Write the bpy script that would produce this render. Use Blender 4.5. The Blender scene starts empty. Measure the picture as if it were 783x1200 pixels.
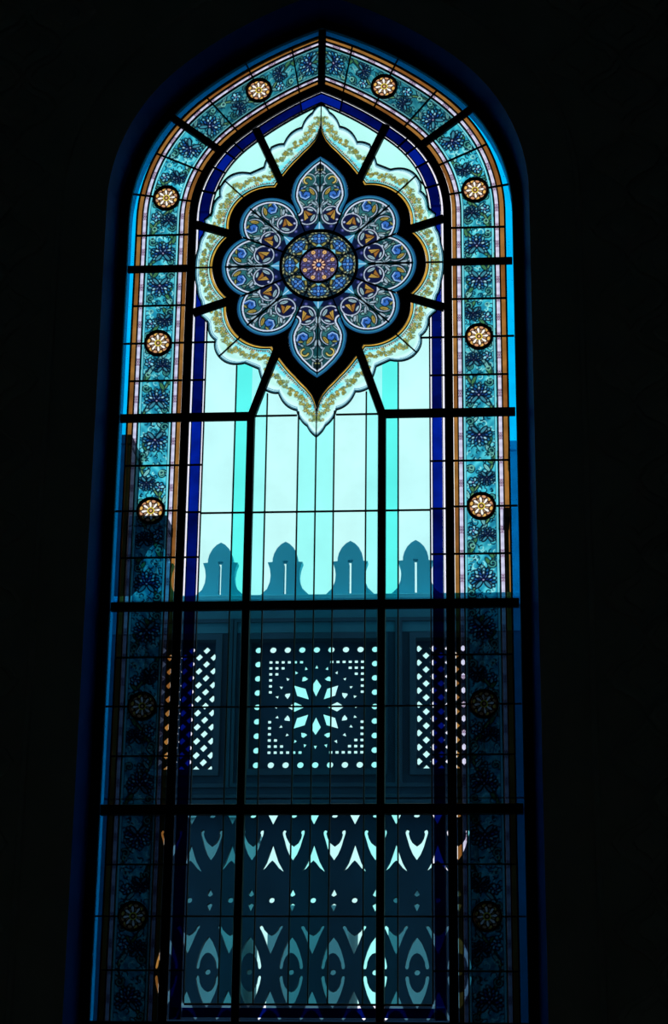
import bpy, bmesh, math, random
import numpy as np
from mathutils import Matrix, Vector

# ------------------------------------------------------------------ camera, sky, exposure
scene = bpy.context.scene
C = scene.collection
Z0 = 7.53                      # height of the second transom above the hall floor (v = 0 of the window plane)
CAM = dict(loc=(1.3094, -14.627, Z0 - 5.9301), yaw=-.0792, pitch=.3353, roll=.0118, f=2339.8)

cam = bpy.data.cameras.new('camera')
cam.sensor_fit = 'VERTICAL'; cam.sensor_height = 24.0; cam.lens = CAM['f'] / 1200.0 * 24.0
cam.clip_end = 500
cam_ob = bpy.data.objects.new('camera', cam); C.objects.link(cam_ob)
_y, _p, _r = CAM['yaw'], CAM['pitch'], CAM['roll']
_f = Vector((math.sin(_y) * math.cos(_p), math.cos(_y) * math.cos(_p), math.sin(_p)))
_rt = Vector((math.cos(_y), -math.sin(_y), 0)); _u = _rt.cross(_f)
_r2 = math.cos(_r) * _rt + math.sin(_r) * _u; _u2 = -math.sin(_r) * _rt + math.cos(_r) * _u
M = Matrix((_r2, _u2, -_f)).transposed().to_4x4(); M.translation = Vector(CAM['loc'])
cam_ob.matrix_world = M
scene.camera = cam_ob

S0 = 1.50                      # radiance of the overcast sky near the horizon
w = bpy.data.worlds.new('overcast_sky'); scene.world = w; w.use_nodes = True
nt = w.node_tree; nt.nodes.clear()
n_out = nt.nodes.new('ShaderNodeOutputWorld'); n_bg = nt.nodes.new('ShaderNodeBackground')
n_tc = nt.nodes.new('ShaderNodeTexCoord'); n_noise = nt.nodes.new('ShaderNodeTexNoise'); n_ramp = nt.nodes.new('ShaderNodeValToRGB')
n_noise.inputs['Scale'].default_value = 5.0; n_noise.inputs['Detail'].default_value = 3
n_ramp.color_ramp.elements[0].position = .35; n_ramp.color_ramp.elements[0].color = (.88, .95, 1.0, 1)
n_ramp.color_ramp.elements[1].position = .65; n_ramp.color_ramp.elements[1].color = (1, 1, 1, 1)
nt.links.new(n_tc.outputs['Generated'], n_noise.inputs['Vector'])
nt.links.new(n_noise.outputs['Fac'], n_ramp.inputs['Fac'])
nt.links.new(n_ramp.outputs['Color'], n_bg.inputs['Color'])
n_bg.inputs['Strength'].default_value = S0
nt.links.new(n_bg.outputs['Background'], n_out.inputs['Surface'])

scene.view_settings.view_transform = 'Standard'; scene.view_settings.look = 'None'
scene.view_settings.exposure = 0.0; scene.view_settings.gamma = 1.0
scene.view_settings.use_curve_mapping = False

# ------------------------------------------------------------------ helpers
def lin(c):
    c = np.asarray(c, float) / 255.0
    return np.where(c <= .04045, c / 12.92, ((c + .055) / 1.055) ** 2.4)
def trans(c):                  # transmission of a glass that shows sRGB colour c against the sky
    return np.clip(lin(c) / 1.32, 0.0, .97)

MATS = {}
def new_mat(name):
    m = bpy.data.materials.new(name); m.use_nodes = True; m.node_tree.nodes.clear(); MATS[name] = m
    return m, m.node_tree.nodes, m.node_tree.links
def glass_mat(name, col, var=.12, scale=6.0):
    """plain coloured sheet glass; a pane is a closed slab, so the ray meets the tint twice"""
    m, N, L = new_mat(name)
    t = np.sqrt(trans(col))
    out = N.new('ShaderNodeOutputMaterial'); tr = N.new('ShaderNodeBsdfTransparent'); gl = N.new('ShaderNodeBsdfGlossy'); mx = N.new('ShaderNodeMixShader')
    tc = N.new('ShaderNodeTexCoord'); no = N.new('ShaderNodeTexNoise'); rp = N.new('ShaderNodeValToRGB')
    no.inputs['Scale'].default_value = scale; no.inputs['Detail'].default_value = 4
    rp.color_ramp.elements[0].position = .3; rp.color_ramp.elements[1].position = .7
    a = t * (1 - var); rp.color_ramp.elements[0].color = (*a, 1); rp.color_ramp.elements[1].color = (*t, 1)
    gl.inputs['Roughness'].default_value = .08; mx.inputs[0].default_value = .02
    L.new(tc.outputs['Object'], no.inputs['Vector']); L.new(no.outputs['Fac'], rp.inputs['Fac'])
    L.new(rp.outputs['Color'], tr.inputs['Color'])
    L.new(tr.outputs[0], mx.inputs[1]); L.new(gl.outputs[0], mx.inputs[2]); L.new(mx.outputs[0], out.inputs['Surface'])
    return m
def painted_mat():
    m, N, L = new_mat('painted_glass')
    out = N.new('ShaderNodeOutputMaterial'); tr = N.new('ShaderNodeBsdfTransparent'); tl = N.new('ShaderNodeBsdfTranslucent'); mx = N.new('ShaderNodeMixShader')
    at = N.new('ShaderNodeAttribute'); at.attribute_name = 'Col'
    mx.inputs[0].default_value = .02
    L.new(at.outputs['Color'], tr.inputs['Color']); L.new(at.outputs['Color'], tl.inputs['Color'])
    L.new(tr.outputs[0], mx.inputs[1]); L.new(tl.outputs[0], mx.inputs[2]); L.new(mx.outputs[0], out.inputs['Surface'])
    return m
def solid_mat(name, c0, c1, scale=4.0, rough=.7, metal=0.0, bump=.0, spec=.5):
    m, N, L = new_mat(name)
    out = N.new('ShaderNodeOutputMaterial'); b = N.new('ShaderNodeBsdfPrincipled')
    tc = N.new('ShaderNodeTexCoord'); no = N.new('ShaderNodeTexNoise'); rp = N.new('ShaderNodeValToRGB')
    no.inputs['Scale'].default_value = scale; no.inputs['Detail'].default_value = 6
    rp.color_ramp.elements[0].position = .3; rp.color_ramp.elements[1].position = .7
    rp.color_ramp.elements[0].color = (*c0, 1); rp.color_ramp.elements[1].color = (*c1, 1)
    b.inputs['Roughness'].default_value = rough; b.inputs['Metallic'].default_value = metal
    b.inputs['Specular IOR Level'].default_value = spec
    L.new(tc.outputs['Object'], no.inputs['Vector']); L.new(no.outputs['Fac'], rp.inputs['Fac']); L.new(rp.outputs['Color'], b.inputs['Base Color'])
    if bump:
        bp = N.new('ShaderNodeBump'); bp.inputs['Strength'].default_value = bump; bp.inputs['Distance'].default_value = .01
        L.new(no.outputs['Fac'], bp.inputs['Height']); L.new(bp.outputs[0], b.inputs['Normal'])
    L.new(b.outputs[0], out.inputs['Surface'])
    return m

painted = painted_mat()
iron = solid_mat('black_iron', (.004, .006, .009), (.007, .011, .016), 20, .55, 0, 0, .25)
lead = solid_mat('lead', (.006, .009, .013), (.012, .018, .024), 30, .6, 0, 0, .25)
slate_lead = solid_mat('slate_lead', (.03, .06, .09), (.04, .08, .12), 30, .6, 0, 0, .3)
hall_stone = solid_mat('hall_wall_stone', (.60, .58, .54), (.72, .69, .64), 3, .8, 0, .1)
reveal_stone = solid_mat('glow_blue_reveal', (.003, .05, .34), (.004, .07, .42), 5, .5, 0, 0, .12)  # blue glow from the coloured glass is put into this base colour
carpet = solid_mat('carpet', (.30, .16, .12), (.40, .22, .17), 8, .95)
plaster = solid_mat('hall_plaster', (.66, .64, .60), (.76, .74, .70), 2, .9)
out_stone = solid_mat('shaded_blue_grey_stone', (.006, .050, .085), (.010, .070, .115), 3, .85, 0, .15)  # parapet wall: weaker light below the merlons put into a darker colour
merlon_stone = solid_mat('lit_pale_blue_stone', (.075, .64, .80), (.095, .74, .90), 3, .85, 0, .15)  # merlons and coping: stronger light at the top put into a paler colour
screen_stone = solid_mat('shaded_screen_stone', (.004, .045, .085), (.007, .062, .115), 3, .85, 0, .15)  # pierced panels: shade low on the parapet put into the colour
lit_band_stone = solid_mat('teal_lit_band_stone', (.018, .15, .21), (.028, .20, .27), 3, .85, 0, .15)  # lighter tone of the better lit wall top, put into the colour
facade = solid_mat('skylight_blue_bounce_white', (.40, .56, .84), (.48, .64, .92), 2, .8)  # pale to bounce light onto the merlons, tinted with the blue of skylight
out_stone_dark = solid_mat('exterior_stone_shade', (.05, .13, .22), (.08, .17, .27), 2, .85)
far_stone = solid_mat('far_stone', (.09, .26, .34), (.13, .33, .42), 1, .9)
pave = solid_mat('terrace_paving', (.14, .16, .18), (.20, .22, .24), 2, .9)

def empty(name, loc, parent=None):
    o = bpy.data.objects.new(name, None); o.location = loc; o.empty_display_size = .2; C.objects.link(o)
    if parent: o.parent = parent; o.location = Vector(loc) - Vector(parent.location)
    return o
def link(name, me, mat, parent=None, loc=(0, 0, 0), scale=None):
    o = bpy.data.objects.new(name, me); C.objects.link(o)
    if mat is not None and len(me.materials) == 0: me.materials.append(mat)
    o.location = loc
    if parent is not None:
        o.parent = parent
        p = Vector(parent.location); q = parent.parent
        while q is not None: p = p + Vector(q.location); q = q.parent
        o.location = Vector(loc) - p
    if scale: o.scale = scale
    return o
def mirrored(o, parent, sx=-1, sz=1):
    """copy of a window piece on the other side of the window's axes (shares the mesh)"""
    c = o.copy(); C.objects.link(c); c.parent = parent; c.scale = (o.scale[0] * sx, 1, o.scale[2] * sz)
    return c
def tag(o, label, cat=None, group=None, kind=None):
    o['label'] = label
    if cat: o['category'] = cat
    if group: o['group'] = group
    if kind: o['kind'] = kind
    return o

def np_mesh(name, verts, quads, cols=None):
    me = bpy.data.meshes.new(name); nv = len(verts); nf = len(quads)
    me.vertices.add(nv); me.vertices.foreach_set('co', np.ascontiguousarray(verts, np.float32).ravel())
    me.loops.add(nf * 4); me.loops.foreach_set('vertex_index', np.ascontiguousarray(quads, np.int32).ravel())
    me.polygons.add(nf); me.polygons.foreach_set('loop_start', np.arange(0, nf * 4, 4, dtype=np.int32))
    me.update(calc_edges=True)
    if cols is not None:
        at = me.color_attributes.new('Col', 'FLOAT_COLOR', 'POINT')
        c4 = np.ones((nv, 4), np.float32); c4[:, :3] = cols; at.data.foreach_set('color', c4.ravel())
    me.validate()
    return me
def grid_cells(a0, a1, b0, b1, step):
    na = max(2, int(round((a1 - a0) / step)) + 1); nb = max(2, int(round((b1 - b0) / step)) + 1)
    A, B = np.meshgrid(np.linspace(a0, a1, na), np.linspace(b0, b1, nb), indexing='ij')
    i, j = np.meshgrid(np.arange(na - 1), np.arange(nb - 1), indexing='ij')
    k = (i * nb + j).ravel(); q = np.stack([k, k + nb, k + nb + 1, k + 1], 1)
    return A.ravel(), B.ravel(), q
def sub_mesh(name, U, V, q, cols, mask, y=0.0):
    q = q[mask]
    if len(q) == 0: return None
    used, inv = np.unique(q.ravel(), return_inverse=True)
    verts = np.stack([U[used], np.full(len(used), y), V[used]], 1)
    return np_mesh(name, verts, inv.reshape(-1, 4), cols[used])

def prism_mesh(name, poly, y0, y1):
    """flat outline in the window plane, given thickness"""
    poly = [tuple(p) for p in poly]
    P = [poly[0]]
    for p in poly[1:]:
        if math.hypot(p[0] - P[-1][0], p[1] - P[-1][1]) > 1e-4: P.append(p)
    if math.hypot(P[0][0] - P[-1][0], P[0][1] - P[-1][1]) < 1e-4: P.pop()
    if len(P) < 3: return None
    ar = sum(P[i][0] * P[(i + 1) % len(P)][1] - P[(i + 1) % len(P)][0] * P[i][1] for i in range(len(P))) / 2
    if abs(ar) < 2e-4: return None
    if ar < 0: P = P[::-1]
    n = len(P)
    v = [(x, y0, z) for x, z in P] + [(x, y1, z) for x, z in P]
    f = [list(range(n)), list(range(2 * n - 1, n - 1, -1))] + [[(i + 1) % n, i, n + i, n + (i + 1) % n] for i in range(n)]
    me = bpy.data.meshes.new(name); me.from_pydata(v, [], f); me.update()
    return me
def ribbon_mesh(name, pts, width, y0, y1, closed=False, inset=.25):
    """bar of trapezoid section along a line in the window plane (y0 = hall side)"""
    P = np.asarray(pts, float); n = len(P)
    if closed: d = np.roll(P, -1, 0) - P; dp = np.roll(d, 1, 0)
    else:
        d = np.empty_like(P); d[:-1] = P[1:] - P[:-1]; d[-1] = d[-2]; dp = np.vstack([d[:1], d[:-1]])
    d /= np.linalg.norm(d, axis=1)[:, None] + 1e-12; dp = dp / (np.linalg.norm(dp, axis=1)[:, None] + 1e-12)
    n1 = np.stack([-d[:, 1], d[:, 0]], 1); n0 = np.stack([-dp[:, 1], dp[:, 0]], 1)
    m = n0 + n1; m /= np.linalg.norm(m, axis=1)[:, None] + 1e-12
    k = 1.0 / np.clip((m * n1).sum(1), .45, 1); m = m * k[:, None]
    h = width / 2; hi = h * (1 - inset)
    v = []
    for off, y in ((h, y1), (h, (y0 + y1) / 2), (hi, y0), (-hi, y0), (-h, (y0 + y1) / 2), (-h, y1)):
        q = P + m * off; v.append(np.stack([q[:, 0], np.full(n, y), q[:, 1]], 1))
    verts = np.concatenate(v); K = 6; f = []
    for i in range(n if closed else n - 1):
        j = (i + 1) % n
        for a in range(K):
            b = (a + 1) % K; f.append((a * n + i, a * n + j, b * n + j, b * n + i))
    if not closed:
        f.append([a * n for a in range(K)]); f.append([a * n + n - 1 for a in range(K - 1, -1, -1)])
    me = bpy.data.meshes.new(name); me.from_pydata(verts.tolist(), [], f); me.update()
    return me
def filled_mesh(name, outer, holes, y0, y1):
    """slab with real cut-outs: 2D outline with holes, given thickness from y0 to y1"""
    cu = bpy.data.curves.new(name, 'CURVE'); cu.dimensions = '2D'; cu.fill_mode = 'BOTH'; cu.extrude = abs(y1 - y0) / 2
    for L in [outer] + list(holes):
        s = cu.splines.new('POLY'); s.points.add(len(L) - 1)
        s.points.foreach_set('co', np.array([(x, z, 0, 1) for x, z in L], np.float32).ravel()); s.use_cyclic_u = True
    ob = bpy.data.objects.new(name, cu); C.objects.link(ob)
    me = bpy.data.meshes.new_from_object(ob)
    bpy.data.objects.remove(ob); bpy.data.curves.remove(cu)
    ym = (y0 + y1) / 2
    me.transform(Matrix(((1, 0, 0, 0), (0, 0, -1, ym), (0, 1, 0, 0), (0, 0, 0, 1))))
    me.materials.clear(); me.update(); me.name = name
    return me
def join_meshes(name, meshes):
    bm = bmesh.new()
    for m in meshes: bm.from_mesh(m); bpy.data.meshes.remove(m)
    me = bpy.data.meshes.new(name); bm.to_mesh(me); bm.free(); return me
def boxes_mesh(name, boxes, bevel=0.0):
    bm = bmesh.new()
    for (x0, x1, y0, y1, z0, z1) in boxes:
        r = bmesh.ops.create_cube(bm, size=1)
        bmesh.ops.scale(bm, vec=(x1 - x0, y1 - y0, z1 - z0), verts=r['verts'])
        bmesh.ops.translate(bm, vec=((x0 + x1) / 2, (y0 + y1) / 2, (z0 + z1) / 2), verts=r['verts'])
    if bevel: bmesh.ops.bevel(bm, geom=bm.edges[:], offset=bevel, segments=1, affect='EDGES')
    me = bpy.data.meshes.new(name); bm.to_mesh(me); bm.free(); return me
def circle(cx, cz, r, n=20, rx=None):
    return [(cx + (rx or r) * math.cos(2 * math.pi * i / n), cz + r * math.sin(2 * math.pi * i / n)) for i in range(n)]
def rect(x0, x1, z0, z1): return [(x0, z0), (x1, z0), (x1, z1), (x0, z1)]
def clip_half(poly, a, b, c):
    """keep the part of a polygon with a*x + b*z >= c"""
    out = []
    for i in range(len(poly)):
        p, q = poly[i], poly[(i + 1) % len(poly)]
        dp = a * p[0] + b * p[1] - c; dq = a * q[0] + b * q[1] - c
        if dp >= 0: out.append(p)
        if (dp >= 0) != (dq >= 0):
            t = dp / (dp - dq); out.append((p[0] + (q[0] - p[0]) * t, p[1] + (q[1] - p[1]) * t))
    return out
def clip_rect(poly, x0, x1, z0, z1):
    for a, b, c in ((1, 0, x0), (-1, 0, -x1), (0, 1, z0), (0, -1, -z1)):
        if len(poly) < 3: return []
        poly = clip_half(poly, a, b, c)
    return poly

# ------------------------------------------------------------------ the arch of the window, as one family of parallel curves
WN, VS, R1, TH, R2 = 1.008, 1.764, .965, .862, 2.781
C1 = np.array([WN - R1, VS]); C2 = C1 + np.array([math.cos(TH), math.sin(TH)]) * (R1 - R2)
TM = .285
TE = math.acos(-C2[0] / (R2 + TM))
S_A = VS; S_B = VS + (R1 + TM) * TH; S_END = S_B + (R2 + TM) * (TE - TH)
VB = -4.665
def arch(s, t):
    """point at length s along the border (s = height on the straight part), offset t outwards from the inner frame"""
    s = np.asarray(s, float); t = np.asarray(t, float); s, t = np.broadcast_arrays(s, t)
    a1 = np.clip((s - S_A) / (R1 + TM), 0, TH)
    f2 = np.clip((s - S_B) / (S_END - S_B), 0, 1)
    te = np.arccos(np.clip(-C2[0] / (R2 + t), -1, 1)); a2 = TH + f2 * (te - TH)
    u = np.where(s <= S_A, WN + t, np.where(s <= S_B, C1[0] + np.cos(a1) * (R1 + t), C2[0] + np.cos(a2) * (R2 + t)))
    v = np.where(s <= S_A, s, np.where(s <= S_B, C1[1] + np.sin(a1) * (R1 + t), C2[1] + np.sin(a2) * (R2 + t)))
    return u, v
def arch_line(s0, s1, t, n=None):
    if n is None: n = 2 if s1 <= S_A else max(3, int((s1 - s0) / .045))
    ss = np.linspace(s0, s1, n)
    if s0 < S_A < s1: ss = np.sort(np.append(ss, S_A))
    u, v = arch(ss, t); return np.stack([u, v], 1)
def arch_loop(t, bottom, n=90):
    r = arch_line(bottom, S_END, t, n); r[-1, 0] = 0.0
    l = r[::-1].copy()[1:]; l[:, 0] *= -1
    return np.vstack([r, l])

# ------------------------------------------------------------------ the hall: walls, floor, ceiling
YF, YB = -.32, .13             # hall face and outer face of the window wall
BOT = -4.95
def up(loop): return [(float(x), float(z) + Z0) for x, z in loop]
s1 = filled_mesh('a', rect(-8, 8, 0, 12), [up(arch_loop(.70, BOT - .06))], YF, -.001)
s2 = filled_mesh('b', rect(-8, 8, 0, 12), [up(arch_loop(.575, BOT))], -.001, YB)
wall = link('wall_back', join_meshes('wall_back', [s1, s2]), hall_stone)
fac = link('added_bounce_facing', filled_mesh('added_bounce_facing', rect(-8, 8, 0, 12), [up(arch_loop(.572, BOT - .003))], -.012, YB + .012), facade, wall)  # facing added to throw sky light back onto the merlons
tag(wall, 'dark carved stone wall around the tall arched window', kind='structure')
def loft(name, loops, closed=True):
    n = len(loops[0][0]); v = []; f = []
    for L, y in loops: v += [(float(x), y, float(z)) for x, z in L]
    for k in range(len(loops) - 1):
        for i in range(n if closed else n - 1):
            j = (i + 1) % n; f.append((k * n + i, k * n + j, (k + 1) * n + j, (k + 1) * n + i))
    me = bpy.data.meshes.new(name); me.from_pydata(v, [], f); me.update(); return me
rev = link('window_reveal', loft('window_reveal', [(up(arch_loop(.645, BOT)), -.02), (up(arch_loop(.652, BOT)), -.05), (up(arch_loop(.70, BOT - .06)), YF)]), reveal_stone, wall)
arc = link('arch_moulding', loft('arch_moulding', [(up(arch_loop(1.06, BOT - .3)), YF), (up(arch_loop(1.07, BOT - .3)), YF - .03), (up(arch_loop(1.10, BOT - .3)), YF - .035), (up(arch_loop(1.115, BOT - .3)), YF)]), hall_stone, wall)
# carved diaper: staggered ogee cells on the wall beyond the moulding
def ogee(sx, sz):
    q = [(0, 1.0), (.10, .80), (.34, .58), (.78, .34), (1.0, 0)]
    pts = []
    P = np.array(q); tt = np.linspace(0, 1, 7)
    for i in range(len(P) - 1):
        pts += [tuple(P[i] + (P[i + 1] - P[i]) * k / 2) for k in range(2)]
    quad = pts + [(1.0, 0)]
    full = quad + [(x, -z) for x, z in quad[::-1][1:]] + [(-x, -z) for x, z in quad[1:]] + [(-x, z) for x, z in quad[::-1][1:-1]]
    return [(x * sx, z * sz) for x, z in full]
def carved_cell():
    L = [(ogee(.295, .29), 0), (ogee(.285, .28), -.030), (ogee(.245, .24), -.030), (ogee(.235, .23), -.006), (ogee(.14, .15), -.006), (ogee(.125, .135), -.026), (ogee(.02, .02), -.032)]
    return loft('carved_cell', L)
cell_me = carved_cell()
for i in range(-5, 6):
    for j in range(0, 16):
        for st in (0, 1):
            u = 2.16 + .62 * i + .31 * st if i >= 0 else -2.16 + .62 * (i + 1) - .31 * st
            v = 3.56 - .61 * j - .305 * st
            if abs(u) > 3.1: continue
            uu, vv = abs(u), v
            if vv < VS: d = uu - WN
            else:
                d = min(math.hypot(uu - C1[0], vv - C1[1]) - R1, 9)
                if math.atan2(vv - C1[1], uu - C1[0]) > TH: d = math.hypot(uu - C2[0], vv - C2[1]) - R2
            if d < 1.44: continue
            link('carved_cell', cell_me, hall_stone, wall, (u, YF, Z0 + v))
for nm, b, m in (('floor', (-8, 8, -20, YF, -.3, 0), carpet), ('ceiling', (-8, 8, -20, YF, 12, 12.3), plaster),
                 ('wall_left', (-8.3, -8, -20, YB, 0, 12), plaster), ('wall_right', (8, 8.3, -20, YB, 0, 12), plaster), ('wall_front', (-8.3, 8.3, -20.3, -20, 0, 12), plaster)):
    o = link(nm, boxes_mesh(nm, [b]), m); o['kind'] = 'structure'

# ------------------------------------------------------------------ the window
win = empty('window_1', (0, 0, Z0 + BOT)); tag(win, 'tall pointed stained glass window with a lobed medallion and floral border', kind='structure')
WL = (0, 0, Z0)                # window pieces are modelled around the point u = v = 0
def piece(name, me, mat, both=True, parent=None):
    if me is None: return None
    o = link(name, me, mat, parent or win, WL)
    if both:
        c = mirrored(o, parent or win)
        return o, c
    return o,
def bar(name, pts, width, y0=-.018, y1=.018, mat=None, both=True, closed=False, inset=.15):
    return piece(name, ribbon_mesh(name, pts, width, y0, y1, closed, inset), mat or iron, both)
def came(pts, width=.013, name='lead_came', both=True, mat=None, closed=False, parent=None):
    return piece(name, ribbon_mesh(name, pts, width, -.010, .010, closed, .35), mat or lead, both, parent)

BAR_S = [VB - .06, -3.146, -1.568, 0.0, 1.314, 2.60, S_END]
DIV = [(-4.318, -3.93, -3.552), (-2.739, -2.355, -1.972), (-1.171, -.785, -.406), (.321, .65, .983), (1.621, 1.963, 2.308), (2.875, 3.251, 3.607)]
STRIPS = [('amber_strip', .466, .502), ('amber_strip', .078, .110)]
BEADS = [(.428, .459), (.114, .147)]
T_PANE = (.153, .418); T_BLUE = (.514, .568)

# frames and structural bars
fr = loft('outer_frame', [(arch_loop(.568, BOT), .02), (arch_loop(.568, BOT), -.018), (arch_loop(.575, BOT), -.03), (arch_loop(.64, BOT), -.03), (arch_loop(.65, BOT), -.018), (arch_loop(.65, BOT), .02)])
link('outer_frame', fr, iron, win, WL)
inr = loft('inner_frame', [(arch_loop(.007, VB - .03), .014), (arch_loop(.007, VB - .03), -.012), (arch_loop(.016, VB - .03), -.020), (arch_loop(.066, VB - .03), -.020), (arch_loop(.075, VB - .03), -.012), (arch_loop(.075, VB - .03), .014)])
link('inner_frame', inr, iron, win, WL)
link('bottom_rail', boxes_mesh('bottom_rail', [(-1.60, 1.60, -.02, .02, BOT, VB - .012)], .004), iron, win, WL)
for v, wd, full in ((-3.146, .085, 1), (-1.568, .075, 1), (0.0, .070, 0), (1.314, .058, -1)):
    if full == 1: bar('transom', [(-1.57, v), (1.57, v)], wd, both=False)
    elif full == 0: bar('transom', [(.50, v), (1.57, v)], wd)
    else: bar('transom', [(1.04, v), (1.57, v)], wd)
bar('mullion', [(.5205, .02), (.5205, VB - .01)], .066, -.022, .022)
a = arch(2.60, .03); b = arch(2.60, .57)
bar('arch_bar', [(float(a[0]), float(a[1])), (float(b[0]), float(b[1]))], .062)
bar('apex_bar', [(0, 2.96), (0, 3.52)], .064, both=False)
MC = 1.316                     # height of the medallion centre
for p, q in (((.545, 1.272), (.315, .75)), ((1.02, .394), (.70, .29)), ((1.02, -.405), (.70, -.295)), ((.52, -1.316), (.322, -.735))):
    bar('spoke_bar', [(p[0], p[1] + MC), (q[0], q[1] + MC)], .068)

# ---- painted border
class Paint:
    def __init__(s, x, y, base):
        s.x, s.y = x, y; s.c = np.ones((len(x), 3)) * np.array(base, float) if np.ndim(base) == 1 else np.array(base, float)
    def mix(s, m, col):
        m = np.clip(m, 0, 1)[:, None]; s.c = s.c * (1 - m) + np.array(col, float) * m
    def cov(s, d, aa=.0028): return np.clip(.5 - d / aa, 0, 1)
    def disc(s, cx, cy, r, col, aa=.0028): s.mix(s.cov(np.hypot(s.x - cx, s.y - cy) - r, aa), col)
    def ring(s, cx, cy, r, wd, col): s.mix(s.cov(np.abs(np.hypot(s.x - cx, s.y - cy) - r) - wd / 2), col)
    def ell(s, cx, cy, ang, la, lb, col, out=None, ow=.004):
        ow *= 1.8; ca, sa = math.cos(ang), math.sin(ang); dx, dy = s.x - cx, s.y - cy
        p = dx * ca + dy * sa; q = -dx * sa + dy * ca
        if out is not None: s.mix(s.cov((np.sqrt((p / (la + ow)) ** 2 + (q / (lb + ow)) ** 2) - 1) * min(la, lb)), out)
        s.mix(s.cov((np.sqrt((p / la) ** 2 + (q / lb) ** 2) - 1) * min(la, lb)), col)
    def dist(s, pts):
        d = np.full(len(s.x), 9.0)
        for (x0, y0), (x1, y1) in zip(pts[:-1], pts[1:]):
            ex, ey = x1 - x0, y1 - y0; L = ex * ex + ey * ey + 1e-12
            t = np.clip(((s.x - x0) * ex + (s.y - y0) * ey) / L, 0, 1)
            d = np.minimum(d, np.hypot(s.x - x0 - t * ex, s.y - y0 - t * ey))
        return d
    def stroke(s, pts, wd, col, out=None, ow=.004):
        ow *= 1.8; d = s.dist(pts)
        if out is not None: s.mix(s.cov(d - wd / 2 - ow), out)
        s.mix(s.cov(d - wd / 2), col)
    def tri(s, pts, col):
        d = np.full(len(s.x), -9.0); A = sum(pts[i][0] * pts[(i + 1) % 3][1] - pts[(i + 1) % 3][0] * pts[i][1] for i in range(3))
        if A < 0: pts = pts[::-1]
        for (x0, y0), (x1, y1) in zip(pts, pts[1:] + pts[:1]):
            L = math.hypot(x1 - x0, y1 - y0); d = np.maximum(d, ((s.x - x0) * (y1 - y0) - (s.y - y0) * (x1 - x0)) / L)
        s.mix(s.cov(d), col)
def spiral(cx, cy, r0, r1, a0, turns, n=22):
    return [(cx + (r0 + (r1 - r0) * k / n) * math.cos(a0 + turns * 2 * math.pi * k / n), cy + (r0 + (r1 - r0) * k / n) * math.sin(a0 + turns * 2 * math.pi * k / n)) for k in range(n + 1)]
def arc_pts(cx, cy, r, a0, a1, n=10): return [(cx + r * math.cos(a0 + (a1 - a0) * k / n), cy + r * math.sin(a0 + (a1 - a0) * k / n)) for k in range(n + 1)]
DK = (3, 18, 34)
def lotus(P, cx, cy, R, up, rng):
    """many-petalled blue flower, fan of petals opening towards up"""
    for ring_, (rad, n, col, hl) in enumerate(((R, 13, (28, 112, 156), (104, 196, 215)), (R * .72, 9, (30, 84, 160), (170, 222, 238)), (R * .44, 7, (26, 44, 112), (120, 160, 215)))):
        for k in range(n):
            a = up + (k - (n - 1) / 2) * (4.6 / n) + rng.uniform(-.08, .08)
            P.ell(cx + math.cos(a) * rad * .62, cy + math.sin(a) * rad * .62, a, rad * .42, rad * .12, col if k % 2 else hl, DK, .0058)
    P.disc(cx, cy, R * .20, (10, 14, 46)); P.disc(cx, cy, R * .07, (190, 176, 205))
    for sgn in (-1, 1):
        a = up + math.pi + sgn * .75
        P.ell(cx + math.cos(a) * R * .55, cy + math.sin(a) * R * .55, a, R * .36, R * .12, (60, 130, 150), DK, .006)
def floret(P, cx, cy, R, rng):
    a0 = rng.uniform(0, 6)
    for k in range(6):
        a = a0 + k * math.pi / 3
        P.ell(cx + math.cos(a) * R * .6, cy + math.sin(a) * R * .6, a, R * .42, R * .27, (130, 210, 226) if k % 2 else (60, 150, 190), DK, .0055)
    P.disc(cx, cy, R * .3, (16, 22, 80)); P.disc(cx, cy, R * .12, (210, 205, 230))
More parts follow.
